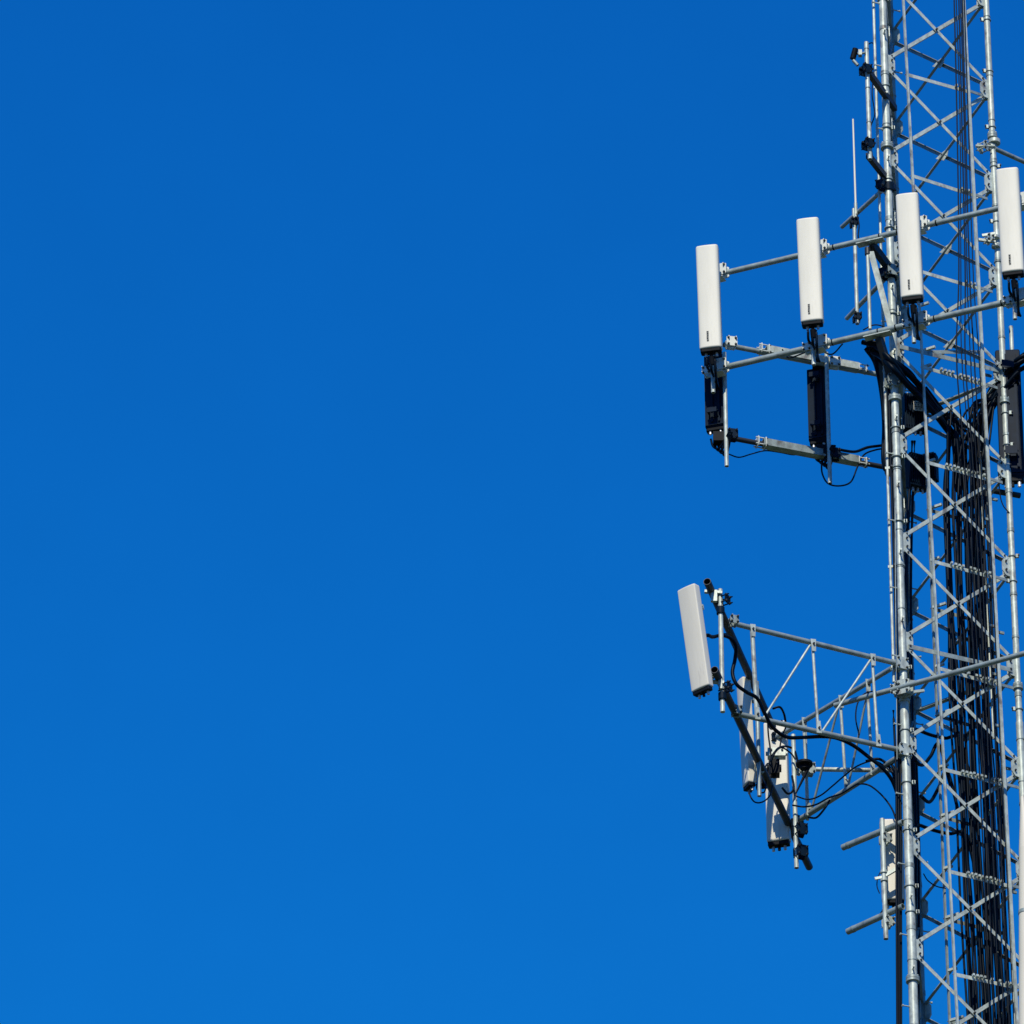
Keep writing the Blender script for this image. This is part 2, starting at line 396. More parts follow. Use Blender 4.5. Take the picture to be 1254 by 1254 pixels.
for i in range(3):                   # on the outside of the left leg
    xs = [(465+10*i, 1086+i*2.5), (560, 1088+i*2.5), (700, 1092+i*3), (860, 1096+3*i), (1000, 1098+2.5*i), (1150, 1098.5+2.5*i), (1300, 1098.5+2.5*i)] if i != 0 else [(870, 1094), (960, 1097.5), (1100, 1098), (1300, 1099)]
    cable_thing([W(x, y, 85.14+0.03*i) for y, x in xs], 0.013, ['lower black cable starting beside the truss on the outer side of the left leg', 'left one of the two black cables running far down outside the left leg', 'right one of the two black cables running far down outside the left leg'][i], 'cables on the outer side of the left leg')
# thin galvanised conduit left of the left leg
cd_ = thing('conduit', W(1101, 1300, 85.12), 'thin pale steel conduit strapped to the outer side of the left leg', 'conduit')
dl = (node('L', 5)-node('L', 4)).normalized()
c0 = node('L', -2.4)+V((-0.105, 0.02, 0)); c1 = node('L', 6.4)+V((-0.105, 0.02, 0))
MB().tube(c0, c1, 0.017, 12).build('pipe', 'galvb', cd_)
for k in range(-2, 7):
    p = node('L', k+0.25); s_ = MB(); ring(s_, p, dl, 0.056, 0.022); s_.beam(p+V((-0.13, 0.02, 0)), p+V((0, -0.0, 0)), 0.022, 0.03); s_.bolt(p+V((-0.06, -0.01, 0)), V((0, -1, 0)), 0.012, 0.03)
    s_.build('strap', 'galv', cd_)
lw = MB().path(spline([W(1096, 610, 85.0), W(1096.5, 700, 85.0), W(1097, 760, 85.0), W(1098, 850, 85.05), W(1098.5, 930, 85.05)]), 0.005, 6)
tag(lw.build('guy_wire', 'galv', None, origin=W(1098.5, 930, 85.05)), 'hair thin steel wire hanging just left of the left leg', 'wire')

# ------------------------------------------------------------------ panel antennas
def rrect(w_, d_, r, n=5):
    pts = []
    for cx, cy, a0 in ((w_/2-r, d_/2-r, 0), (-w_/2+r, d_/2-r, 90), (-w_/2+r, -d_/2+r, 180), (w_/2-r, -d_/2+r, 270)):
        for i in range(n+1):
            t = math.radians(a0+90*i/n); pts.append((cx+r*math.cos(t), cy+r*math.sin(t)))
        if a0 in (0, 180):            # extra points across back and front
            s_ = -1 if a0 == 0 else 1
            for i in range(1, 10): pts.append((s_*(-1+2*i/10)*(w_/2-r), cy+r*(1 if a0 == 0 else -1)))
        else:
            for i in range(1, 3): pts.append((cx+r*(-1 if a0 == 90 else 1), (1 if a0 == 90 else -1)*(1-2*i/3)*(d_/2-r)))
    return pts
def radome(H, w_, d_, r, bev, name, m, parent, smooth=True):
    mb = MB(); n = None; rings = []
    zs = [(0, bev), (bev*0.3, bev*0.3), (bev, 0), (bev*1.5, 0), (H-bev*1.5, 0), (H-bev, 0), (H-bev*0.3, bev*0.3), (H, bev)]
    for z, ins in zs:
        pr = rrect(w_-2*ins, d_-2*ins, max(0.004, r-ins)); n = len(pr)
        rings.append([V((x, y - 0.012*(1-(2*x/w_)**2)*(1 if y < 0 else 0), z)) for x, y in pr])
    vs = [v for r_ in rings for v in r_]
    fs = []; sm = []
    for k in range(len(zs)-1):
        for i in range(n):
            j = (i+1) % n; fs.append((k*n+i, k*n+j, (k+1)*n+j, (k+1)*n+i)); sm.append(True)
    fs += [tuple(reversed(range(n))), tuple((len(zs)-1)*n+i for i in range(n))]; sm += [False, False]
    mb.add(vs, fs, sm); return mb.build(name, m, parent)
X1, Y1 = V((1, 0, 0)), V((0, 1, 0))
def make_panel(name, H, w_, d_, m, label, group, corner=0.03, strip=True, darkback=False, cables=3):
    """front towards -Y, origin at the bottom centre"""
    t = thing(name, V((0, 0, 0)), label, 'antenna', group)
    body = radome(H, w_, d_, corner, 0.016, 'radome', m, t)
    cap = MB(); pr = rrect(w_-0.012, d_-0.012, corner*0.8)
    cap.prof(V((0, 0, -0.035)), V((0, 0, 0.004)), [(x*0.97, y*0.95-0.004) for x, y in pr], X1, Y1)
    cap.build('end_cap', 'black', t)
    if strip:
        s_ = MB().box(V((-0.022, -d_/2-0.0115, 0.145)), X1, Y1, UZ, 0.013, 0.002, 0.068)
        s_.build('indicator_slot', 'slot', body)
        s2 = MB()
        for z in (0.092, 0.115, 0.135, 0.158, 0.178, 0.2): s2.box(V((-0.022-0.004*(z*1000 % 2), -d_/2-0.0145, z)), X1, Y1, UZ, 0.0085, 0.0015, 0.0055)
        s2.build('slot_mark', 'black', body)
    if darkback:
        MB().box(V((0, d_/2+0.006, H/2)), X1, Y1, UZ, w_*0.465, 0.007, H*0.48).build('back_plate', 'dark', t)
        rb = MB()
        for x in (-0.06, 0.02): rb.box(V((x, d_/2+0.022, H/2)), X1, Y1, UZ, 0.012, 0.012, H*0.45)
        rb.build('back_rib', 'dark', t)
    for k in range(cables):
        x = (k-(cables-1)/2)*0.06
        MB().tube(V((x, 0.01, -0.035)), V((x, 0.01, -0.075)), 0.016, 10).build('connector', 'bolt' if k != 1 else 'black', t)
    for z in (0.16*H, 0.84*H):
        b = MB(); y = d_/2
        b.box(V((0, y+0.012, z)), X1, Y1, UZ, 0.06, 0.012, 0.045)
        b.box(V((-0.045, y+0.06, z)), X1, Y1, UZ, 0.005, 0.055, 0.035); b.box(V((0.045, y+0.06, z)), X1, Y1, UZ, 0.005, 0.055, 0.035)
        b.tube(V((-0.065, y+0.09, z)), V((0.065, y+0.09, z)), 0.009, 8)
        b.box(V((0, y+0.115, z)), X1, Y1, UZ, 0.055, 0.006, 0.03)
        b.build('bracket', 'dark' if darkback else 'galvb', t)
    return t
def place(t, p, yaw, tilt, roll=0):
    t.location = p; t.rotation_mode = 'XYZ'
    t.rotation_euler = (math.radians(tilt), math.radians(roll), math.radians(yaw)); return t

# ---- upper mount, four white antennas on two long pipes
YU = 84.80
ur = W(1095, 286.5, YU); ul = HZ(ur, 866, 339.5); urr = HZ(ur, 1300, 237)
drop = V((0, 0, W(1095, 402, YU).z-ur.z)); du = (urr-ul).normalized(); nu = V((du.y, -du.x, 0)).normalized()  # nu faces the camera
ll_ = HZ(ur+drop, 880, 458)
mount = thing('antenna_mount', (ul+urr)/2+drop, 'upper antenna mount of two long grey pipes crossing in front of the tower', 'antenna mount')
mount.rotation_mode = 'XYZ'
pu = MB().tube(ul, urr, 0.033, 18, hollow=True)
for x in (1040, 1066): pass
pu.build('crossbar', 'pipe', mount)
ll0 = ul+drop+du*0.06
MB().tube(ll0, urr+drop, 0.036, 18, hollow=True).build('crossbar', 'pipe', mount)
bands = MB()
for f in (0.31, 0.34, 0.47, 0.52, 0.545, 0.63, 0.82, 0.86):
    ring(MB(), ll0.lerp(urr+drop, f), du, 0.039, 0.014).build('cable_tie', 'black', mount); ring(MB(), ul.lerp(urr, f+0.02), du, 0.036, 0.014).build('cable_tie', 'black', mount)
def on_bar(x, base=V((0, 0, 0))):      # point of the upper bar at picture column x (moved by base)
    a, b = ul+base, urr+base; lo, hi = 0., 1.
    for _ in range(40):
        mi = (lo+hi)/2
        if PX(a.lerp(b, mi))[0] < x: lo = mi
        else: hi = mi
    return a.lerp(b, lo)
ant = []
specs = [(870.5, 427.5, 875.5, 481, 'leftmost of the white panel antennas on the upper mount, standing at its outer corner'),
         (994.5, 394.5, 998.5, 447, 'second white panel antenna from the left on the upper mount, against open sky'),
         (1117, 364.5, 1121, 420, 'third white panel antenna from the left, hiding part of the left tower leg'),
         (1240.5, 334, 1244.5, 391, 'rightmost white panel antenna on the upper mount, just right of the right tower leg')]
proto = None
for (ax, ay, px_, py_, lab) in specs:
    pb = on_bar(px_, drop)+nu*0.068
    top = VT(pb, PX(on_bar(px_))[1]-30); bot = VT(pb, py_)
    MB().tube(bot, top, 0.024, 14, hollow=True).build('mounting_pole', 'galvb', mount)
    for bb in (drop, V((0, 0, 0))):
        c = on_bar(px_, bb)+nu*0.034
        clamp_on(MB(), c+du*0.10+nu*0.015, du, 0.075, nu).build('pole_clamp', 'plate', mount)
        clamp_on(MB(), c-du*0.075-UZ*0.03, du, 0.05, nu).build('pole_clamp', 'plate', mount)
        MB().box(c+du*0.05-UZ*0.09, du, nu, UZ, 0.075, 0.06, 0.006).build('clamp_shelf', 'plate', mount)
    if proto is None: proto = make_panel('panel_antenna', 1.345, 0.255, 0.125, 'white', lab, 'white panel antennas on the upper mount'); t = proto
    else: t = copy_tree(proto); t['label'] = lab
    q = pb+nu*0.235; Yq = q.y
    place(t, W(ax+0.5, ay+1.5, Yq), -11, 3.5, -0.3); ant.append(t)
    for j in range(3):               # jumpers from the antenna foot into the pole clamp
        a0 = W(ax-5+5*j, ay+10, Yq); a1 = W(ax-4+5*j, ay+23+4*j, Yq+0.06); a2 = W(px_-1+2*j, py_-22+6*j, pb.y+0.10); a3 = W(px_+1+2*j, py_-4, pb.y+0.2)
        MB().path(spline([a0, a1, a2, a3]), 0.015, 8).build('jumper_cable', 'cable', mount)
    MB().tube(W(ax+1, ay+9, Yq), W(ax+2, ay+19, Yq+0.03), 0.035, 10).build('tilt_motor', 'black', mount)
# stand-off bracket between the long pipes and the left leg
for (y0, y1, bx) in ((300, 335, 1066), (411, 470, 1075)):
    base = V((0, 0, 0)) if y0 < 350 else drop
    c = on_bar(bx, base)
    pl = MB().box(c-UZ*0.05, du, nu, UZ, 0.16, 0.05, 0.006); pl.tube(c-UZ*0.05-nu*0.03, c-UZ*0.05+nu*0.045, 0.012, 8)
    pl.build('bracket_plate', 'galvb', mount)
    e = W(1094, y1, 85.17)
    MB().beam(c-UZ*0.06-nu*0.03, e, 0.07, 0.09).build('standoff_arm', 'dpipe', mount)
    pc = MB(); ring(pc, VT(W(1094, y1, 85.19), y1), UZ, 0.062, 0.09); clamp_on(pc, V(e)+V((-0.02, -0.05, 0)), UZ, 0.07, V((0.4, -0.9, 0))); pc.build('leg_clamp', 'galv', mount)
a_, b_ = on_bar(1066)-UZ*0.06, on_bar(1071, drop)+UZ*0.03
MB().prof(VT(a_, 308), W(1091, 401, 84.95), [(-0.035, -0.004), (0.035, -0.004), (0.035, 0.03), (0.028, 0.03), (0.028, 0.004), (-0.028, 0.004), (-0.028, 0.03), (-0.035, 0.03)], V((1, 0.2, 0.2)).normalized(), V((0.2, 1, 0)).normalized()).build('channel_brace', 'galvb', mount)
p = on_bar(1062)-UZ*0.05
MB().tube(VT(p, 306), VT(p, 403), 0.02, 12).build('tie_rod', 'galvb', mount)
MB().tube(VT(p, 304), VT(p, 312), 0.034, 10).build('rod_collar', 'dpipe', mount)

# ---- sector mount on the far left side: two arms back to the rear leg
ra = W(1093, 462, 86.42); la = HZ(ra, 886, 422)
rb_ = W(1093, 574, 86.42); lb = HZ(rb_, 893, 536)
m2 = thing('antenna_mount', (la+lb)/2, 'left antenna mount of two arms with square box sleeves reaching out below the upper pipes', 'antenna mount')
da = (ra-la).normalized(); db = (rb_-lb).normalized()
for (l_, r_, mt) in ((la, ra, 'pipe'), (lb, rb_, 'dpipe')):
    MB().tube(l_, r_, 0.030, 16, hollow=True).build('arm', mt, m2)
def seg(l_, r_, x):
    lo, hi = 0., 1.
    for _ in range(40):
        mi = (lo+hi)/2
        if PX(l_.lerp(r_, mi))[0] < x: lo = mi
        else: hi = mi
    return l_.lerp(r_, lo)
for (l_, r_, xa, xb, dz) in ((la, ra, 938, 1050, 0.035), (lb, rb_, 934, 1050, 0.012)):
    n_ = V((da.y, -da.x, 0)).normalized()
    p0_, p1_ = seg(l_, r_, xa)+UZ*dz, seg(l_, r_, xb)+UZ*dz
    o = [(-0.05, -0.045), (0.05, -0.045), (0.05, 0.045), (-0.05, 0.045), (-0.05, 0.036), (0.041, 0.036), (0.041, -0.036), (-0.05, -0.036)]
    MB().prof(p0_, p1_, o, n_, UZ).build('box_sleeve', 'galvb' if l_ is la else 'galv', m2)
    clamp_on(MB(), p0_-da*0.02, UZ, 0.06, da).build('sleeve_clamp', 'plate', m2); clamp_on(MB(), p1_+da*0.05, UZ, 0.05, da).build('sleeve_clamp', 'plate', m2)
    k = MB(); ring(k, V((node('B', 3.3).x, node('B', 3.3).y, r_.z)), UZ, 0.06, 0.12); clamp_on(k, r_+da*0.0, UZ, 0.08, V((0.3, -1, 0))); k.build('leg_clamp', 'galv', m2)
# the antennas of that mount, seen from behind
dps = [(876.5, 535, 890, 571, 'dark panel antenna hanging under the leftmost white antenna, seen from behind'),
       (1003, 551, 1016.5, 592, 'dark panel antenna hanging under the second white antenna, seen from behind'),
       (1240, 556, 1246, 590, 'dark panel antenna beside the right tower leg, under the rightmost white antenna')]
dproto = None
for i, (ax, ay, px_, py_, lab) in enumerate(dps):
    if i < 2:
        c = seg(la, ra, px_+3); c = W(*PX(c), c.y-0.09)
    else:
        c = W(1249, 440, 85.95)
    bot = V(W(px_, py_, c.y)); top = VT(bot, 432 if i < 2 else 400)
    MB().tube(bot, top, 0.024, 14, hollow=True).build('mounting_pole', 'galvb', m2)
    if i < 2:
        for (l_, r_) in ((la, ra), (lb, rb_)):
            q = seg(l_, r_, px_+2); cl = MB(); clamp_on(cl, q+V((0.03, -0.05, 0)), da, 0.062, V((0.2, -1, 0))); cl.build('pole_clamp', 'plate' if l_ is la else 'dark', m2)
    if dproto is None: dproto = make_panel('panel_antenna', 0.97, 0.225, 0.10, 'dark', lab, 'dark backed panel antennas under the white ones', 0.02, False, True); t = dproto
    else: t = copy_tree(dproto); t['label'] = lab
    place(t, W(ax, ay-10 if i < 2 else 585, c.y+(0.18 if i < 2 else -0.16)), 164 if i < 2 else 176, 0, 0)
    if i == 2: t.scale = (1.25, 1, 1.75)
    MB().box(W(ax+5, ay+2, c.y+0.06), X1, Y1, UZ, 0.075, 0.06, 0.06).build('tilt_actuator', 'black', m2)
    if i < 2: MB().box(W(ax+1, 447, c.y+0.12), X1, Y1, UZ, 0.085, 0.05, 0.07).tube(W(ax-5, 452, c.y+.1), W(ax-6, 436, c.y+.1), 0.02, 8).build('mounting_head', 'black', m2)
    for j in range(4):
        a0 = W(ax-6+4*j, ay+3, c.y+0.15); a1 = W(ax-3+4*j, ay+12+3*j, c.y+0.1); a2 = W(ax+5+3*j, ay+13+2*j, c.y+0.05); a3 = W(px_+3+j, ay-6, c.y-0.04)
        MB().path(spline([a0, a1, a2, a3]), 0.013, 8).build('jumper_cable', 'cable', m2)
Yd = seg(la, ra, 1000).y
def loose(pts, r, label, group=None): return cable_thing([W(*q) for q in pts], r, label, group)
loose([(892, 556, 85.9), (905, 560, 85.9), (920, 556, 86), (937, 552, 86), (955, 554, 86.05), (972, 557, 86.1), (982, 554, 86.1)], 0.008, 'thin black cable sagging below the lowest left arm')
loose([(1006, 566, 86.1), (1007, 580, 86.1), (1014, 592, 86.1), (1028, 595, 86.15), (1042, 590, 86.2), (1050, 572, 86.25), (1058, 557, 86.3), (1072, 551, 86.35), (1086, 549, 86.4)], 0.010, 'black cable looping under the second dark antenna and back to the tower')
loose([(1022, 549, 86.1), (1035, 552, 86.15), (1048, 553, 86.25), (1062, 548, 86.3), (1076, 546, 86.35), (1090, 544, 86.4)], 0.017, 'thicker black cable lying along the lowest left arm')
loose([(958, 428, 85.5), (966, 438, 85.6), (985, 432, 85.5), (1000, 427, 85.4), (1018, 434, 85.3), (1032, 421, 85.2)], 0.009, 'thin black cable wound round the crossing of the left pipes')
loose([(1057, 404, 84.9), (1070, 398, 84.9), (1082, 400, 84.9), (1090, 407, 84.9), (1104, 402, 84.8), (1112, 392, 84.8)], 0.008, 'thin black cable curling over the lower long pipe beside the left leg')
# heavy sweep of cables from the upper mount into the tower
gs = 'cables sweeping from the upper mount into the tower'
for i in range(8):
    j = (i-3.5)/3.5
    pts = [(1062+6*j, 424+5*j, 85.1), (1075+4*j, 428+7*j, 85.05), (1092+5*j, 444+10*j, 85.0), (1112, 464+9*j, 85.2), (1132+3*j, 484+11*j, 85.45), (1153+5*j, 512+12*j, 85.7), (1170+4*j, 540+6*j, 85.9), (1176+5*j, 600, 86.0)]
    loose([(x+random.uniform(-2, 2), y+random.uniform(-2, 2), Y+random.uniform(-.05, .05)) for x, y, Y in pts], random.choice((0.016, 0.024, 0.03)), 'thick black cable sweeping across the left leg into the tower below the upper mount', gs)
for i in range(6):
    j = (i-2.5)/2.5
    pts = [(1066+5*j, 426, 85.5), (1079+5*j, 446, 85.6), (1086+4*j, 480, 85.7), (1087+3*j, 520, 85.75), (1087+3*j, 560, 85.75), (1088+2*j, 574+2*j, 85.8), (1100+j, 576+3*j, 85.9)]
    loose([(x-2+random.uniform(-1.2, 1.2), y+random.uniform(-2, 2), Y) for x, y, Y in pts], random.choice((0.022, 0.030)), 'black cable dropping along the outer side of the left leg between the two left arms', 'cables between the two left arms')
for i in range(7):
    j = (i-3)/3
    pts = [(1262, 438+9*j, 85.6), (1247, 446+8*j, 85.65), (1230+2*j, 462+9*j, 85.75), (1215+4*j, 486+8*j, 85.85), (1204+5*j, 515, 85.9), (1198+6*j, 560, 86.0), (1196+7*j, 620, 86.0)]
    loose([(x+random.uniform(-2, 2), y+random.uniform(-2, 2), Y+random.uniform(-.05, .05)) for x, y, Y in pts], random.choice((0.014, 0.02, 0.026)), 'thick black cable sweeping in past the right leg into the tower', 'cables sweeping in from the right')
loose([(1222, 560, 85.7), (1224, 600, 85.7), (1228, 618, 85.7), (1236, 628, 85.7)], 0.007, 'thin black cable dangling beside the right leg under the dark crossbar')
bar = W(1216, 601, 85.9)
tag(MB().tube(bar, HZ(bar, 1249, 607), 0.033, 14).build('steel_bar', 'dpipe', None, origin=bar), 'short dark horizontal bar behind the right leg under the dark antenna', 'bar')

# ---- remote radio units inside the tower
def rru(p, yaw, H, w_, d_, label, group=None, lab=False):
    t = thing('radio_unit', p, label, 'radio unit', group); o = root_loc(t)
    b = MB().box(p+UZ*H/2, X1, Y1, UZ, w_/2, d_/2, H/2); b.build('housing', 'dark', t)
    f = MB()
    for i in range(9): f.box(p+V((-w_/2+w_*(i+.5)/9, -d_/2-0.012, H/2)), X1, Y1, UZ, 0.003, 0.012, H*0.44)
    f.build('cooling_fin', 'dark', t)
    if lab:
        s_ = MB().box(p+V((0.02, -d_/2-0.027, H*0.62)), X1, Y1, UZ, 0.055, 0.002, 0.065); s_.build('label_plate', 'white', t)
        s2 = MB()
        for r_ in range(4):
            for c_ in range(5):
                if (r_*3+c_*2) % 4: s2.box(p+V((-0.018+0.019*c_, -d_/2-0.0302, H*0.62-0.04+0.027*r_)), X1, Y1, UZ, 0.006, 0.001, 0.007)
        s2.build('label_mark', 'black', t)
    MB().tube(p+V((-w_*0.3, 0, H)), p+V((w_*0.3, 0, H+0.0)), 0.012, 8).tube(p+V((-w_*.3, 0, H+0.04)), p+V((w_*.3, 0, H+0.04)), 0.01, 8).tube(p+V((-w_*.3, 0, H-.01)), p+V((-w_*.3, 0, H+.045)), 0.01, 8).tube(p+V((w_*.3, 0, H-.01)), p+V((w_*.3, 0, H+.045)), 0.01, 8).build('handle', 'galv', t)
    for i in range(3): MB().tube(p+V((-0.06+0.06*i, 0, 0)), p+V((-0.06+0.06*i, 0, -0.05)), 0.015, 8).build('connector', 'bolt', t)
    t.rotation_euler = (0, 0, math.radians(yaw)); return t
rru(W(1121, 528, 85.75), 12, 0.46, 0.26, 0.12, 'dark finned radio unit with a pale label inside the tower behind the left leg', None, True)
rru(W(1124, 598, 86.0), 25, 0.42, 0.24, 0.12, 'dark finned radio unit without label lower down behind the left leg')
rru(W(1138, 640-50, 86.35), -20, 0.34, 0.2, 0.1, 'small dark radio unit tucked behind the front ladder rail')

# ---- whip antenna on two short arms
aw = W(1086, 228, 85.16); wl = HZ(aw, 1031, 278)
aw2 = W(1089, 336, 85.16); wl2 = HZ(aw2, 1037, 390)
wm = thing('whip_mount', wl2, 'short two armed bracket with an upright pole left of the tower', 'antenna mount')
MB().tube(aw, wl, 0.026, 14, hollow=True).build('arm', 'pipe', wm); MB().tube(aw2, wl2, 0.027, 14, hollow=True).build('arm', 'pipe', wm)
pc = seg(wl, aw, 1046.5); Yp = pc.y-0.045
pb = W(1050, 397, Yp); pt = VT(pb, 256)
MB().tube(pb, pt, 0.022, 14, hollow=True).build('mounting_pole', 'galvb', wm)
for (l_, r_, y) in ((wl, aw, 268), (wl2, aw2, 384)):
    q = VT(pb, y+4); cl = MB(); clamp_on(cl, q+V((0, 0.02, 0)), UZ, 0.045, V((0.2, -1, 0))); cl.build('pole_clamp', 'dark', wm)
for q in (aw, aw2):
    k = MB(); ring(k, V((node('L', 1).x, node('L', 1).y, q.z)), UZ, 0.062, 0.1); clamp_on(k, q+V((-0.05, -0.02, 0)), UZ, 0.06, V((-.6, -.8, 0))); k.build('leg_clamp', 'dark', wm)
wb = W(1048.2, 262, Yp-0.045)
wh = thing('whip_antenna', wb, 'thin white whip antenna rising against the sky left of the tower', 'antenna')
MB().tube(wb, VT(wb, 146), 0.0125, 12, 0.010).build('rod', 'white', wh)
MB().tube(VT(wb, 266), VT(wb, 249), 0.019, 12).build('ferrule', 'galvb', wh)
loose([(1049, 262, 85.6), (1052, 275, 85.6), (1051, 290, 85.6), (1054, 300, 85.5), (1060, 300, 85.3)], 0.008, 'thin black cable hanging from the foot of the whip antenna')

# ---- small pole bracket at the top left
ab = W(1096, 133, 85.40); al = HZ(ab, 1062, 86)
ab2 = W(1095, 231, 85.40); al2 = HZ(ab2, 1063, 190)
tm = thing('pole_bracket', al2, 'upright steel pole on two dark arms near the top left of the tower', 'pole bracket')
for a1_, b1_ in ((al, ab), (al2, ab2)):
    MB().beam(a1_, b1_, 0.055, 0.075).build('arm', 'dpipe', tm)
pb = W(1065.5, 195, al.y-0.03); pt = VT(pb, 52)
MB().tube(pb, pt, 0.026, 14, hollow=True).build('mounting_pole', 'galvb', tm)
for y in (60, 86, 108, 150, 172, 182):
    q = VT(pb, y); r_ = MB(); ring(r_, q, UZ, 0.031, 0.012); r_.build('pole_band', 'galv', tm)
for y in (87, 178):
    q = VT(pb, y); cl = MB(); clamp_on(cl, q+V((-0.02, -0.02, 0)), UZ, 0.06, V((0.5, -1, 0))); cl.beam(q+V((-0.09, -0.02, 0.03)), q+V((0.07, 0, 0.03)), 0.02, 0.02); cl.build('pole_clamp', 'dark', tm)
q = W(1050, 66, al.y-0.08)
js = thing('beacon_sensor', q, 'small dark round sensor clamped to the top of the upright pole at top left', 'sensor')
MB().tube(q+V((-0.055, 0.02, -0.055)), q+V((-0.02, 0, 0.07)), 0.034, 14).build('body', 'black', js)
k = MB(); k.tube(q, q+V((0.09, 0.02, 0.03)), 0.014, 8).box(q+V((0.03, -0.01, 0)), X1, Y1, UZ, 0.02, 0.03, 0.035); k.tube(q+V((-0.05, 0, -0.09)), q+V((0.0, 0, -0.16)), 0.02, 10); k.build('bracket', 'galv', js)
loose([(1060, 56, 85.7), (1069, 53, 85.6), (1071, 70, 85.5), (1070, 90, 85.5), (1068, 115, 85.5), (1071, 140, 85.4), (1066, 160, 85.5), (1070, 200, 85.4), (1080, 215, 85.3)], 0.007, 'thin black cable snaking down behind the upright pole at top left')

# ---- pipe and clamps on the right leg
q = W(1218, 182, 85.72)
sp = thing('side_arm', q, 'grey pipe clamped to the right leg and running off to the right near the top', 'pipe arm')
MB().tube(q, HZ(q, 1300, 219), 0.027, 14).build('pipe', 'pipe', sp)
k = MB(); k.tube(VT(q, 172), VT(q, 176), 0.07, 12); ring(k, W(1214.5, 180, 85.74), UZ, 0.055, 0.05); clamp_on(k, q+V((-0.13, -0.03, 0)), UZ, 0.055, V((0.8, -0.6, 0))); k.tube(q+V((-0.22, -0.05, 0)), q+V((0, -0.02, 0.02)), 0.018, 8); k.build('leg_clamp', 'galvb', sp)
q = W(1219, 291, 85.70)
k = MB(); ring(k, q, UZ, 0.05, 0.03); ring(k, q-UZ*0.12, UZ, 0.05, 0.03); k.beam(q+V((-0.2, -0.02, -0.04)), q+V((0, 0, -0.06)), 0.03, 0.03); k.beam(q+V((-0.15, 0, 0.03)), q+V((0, 0, 0.06)), 0.02, 0.03); clamp_on(k, q+V((-0.08, -0.04, -0.05)), UZ, 0.04, V((0.5, -1, 0)))
tag(k.build('pipe_clamp', 'galvb', None, origin=q), 'spiky steel clamp gripping the right leg between the two long pipes', 'clamp')

# ---- lower left frame: V-shaped truss with two dark outer pipes
t1r = W(1100, 813, 85.12); t1l = HZ(t1r, 898, 763.5)
t2r = W(1104, 919, 85.12); t2l = HZ(t2r, 902, 874)
fr = thing('truss_mount', (t1r+t2r)/2, 'lower antenna mount, a V shaped truss with two dark outer pipes reaching left', 'antenna mount')
MB().tube(t1l, t1r, 0.030, 16, hollow=True).build('truss_chord', 'pipe', fr); MB().tube(t2l, t2r, 0.030, 16, hollow=True).build('truss_chord', 'pipe', fr)
P1 = (HZ(t1r, 871, 712), HZ(t1r, 951, 890)); P2 = (HZ(t2r, 880, 820), HZ(t2r, 996, 1062))
out = V((-0.045, 0, 0))
MB().tube(P1[0]+out, P1[1]+out, 0.042, 18, hollow=True).build('outer_pipe', 'dpipe', fr); MB().tube(P2[0]+out, P2[1]+out, 0.042, 18, hollow=True).build('outer_pipe', 'dpipe', fr)
t3r = HZ(t1r, 1092, 815); t3l = HZ(t1r, 948, 905); t4r = HZ(t2r, 1104, 925); t4l = HZ(t2r, 976, 1006)
t3r = t3r+V((0, 0.06, 0)); 
MB().tube(t3l, t3r, 0.028, 16).build('truss_chord', 'pipe', fr); MB().tube(t4l, t4r, 0.033, 16).build('truss_chord', 'pipe', fr)
def web(la_, lb2, xt, xb, r=0.017, mt='galvb', ends=True):
    a, b = seg(*la_, xt) if la_[0].x < la_[1].x else seg(la_[1], la_[0], xt), seg(*lb2, xb)
    m_ = MB().tube(a, b, r, 12)
    d = (b-a).normalized(); nn = V((0.3, -1, 0)).normalized(); aa = d.cross(nn).normalized()
    if ends:
        for e, s_ in ((a, 1), (b, -1)):
            m_.poly([(-0.03, -0.03), (0.03, -0.03), (0.022, 0.12), (-0.022, 0.12)] if s_ > 0 else [(-0.022, -0.12), (0.022, -0.12), (0.03, 0.03), (-0.03, 0.03)], aa, d, e+nn*0.03, nn, 0.008)
            m_.bolt(e+d*s_*0.03+nn*0.04, nn, 0.013, 0.014)
    m_.build('truss_web', mt, fr)
c1, c2, c3, c4 = (t1l, t1r), (t2l, t2r), (t3l, t3r), (t4l, t4r)
web(c1, c2, 921, 927, 0.025); web(c1, c2, 995, 1002); web(c1, c2, 1068, 1075)
web(c1, c2, 994, 934, 0.013, 'galvb', False); web(c1, c2, 1068, 1006, 0.013, 'galvb', False)
web(c3, c4, 1029, 1036, 0.017); web(c3, c4, 984, 990, 0.017); web(c3, c4, 1062, 1068, 0.017); web(c3, c4, 1029, 993, 0.013, 'galv', False); web(c3, c4, 1065, 1038, 0.013, 'galv', False)
k = MB()
for (e, l_) in ((t1l, P1), (t2l, P2)):
    clamp_on(MB(), e+V((0.0, -0.05, 0)), UZ, 0.05, V((0.3, -1, 0))).build('pipe_clamp', 'galv', fr)
for e in (t3l, t4l): clamp_on(MB(), e, UZ, 0.055, V((0.5, -1, 0))).build('pipe_clamp', 'dark', fr)
k = MB()
for z, y in ((t1r.z, 813), (t2r.z, 919)):
    p = V((node('L', 6).x-0.0, node('L', 6).y, z)); ring(k, p+UZ*0.05, UZ, 0.066, 0.02); ring(k, p-UZ*0.05, UZ, 0.066, 0.02); clamp_on(k, p+V((-0.03, -0.03, 0)), UZ, 0.075, V((0.5, -1, 0)))
k.build('leg_clamp', 'galvb', fr)
hb = W(1120, 944, 86.42); hl = HZ(hb, 990, 942)
MB().tube(hl, hb, 0.026, 14).build('tie_bar', 'galvb', fr)
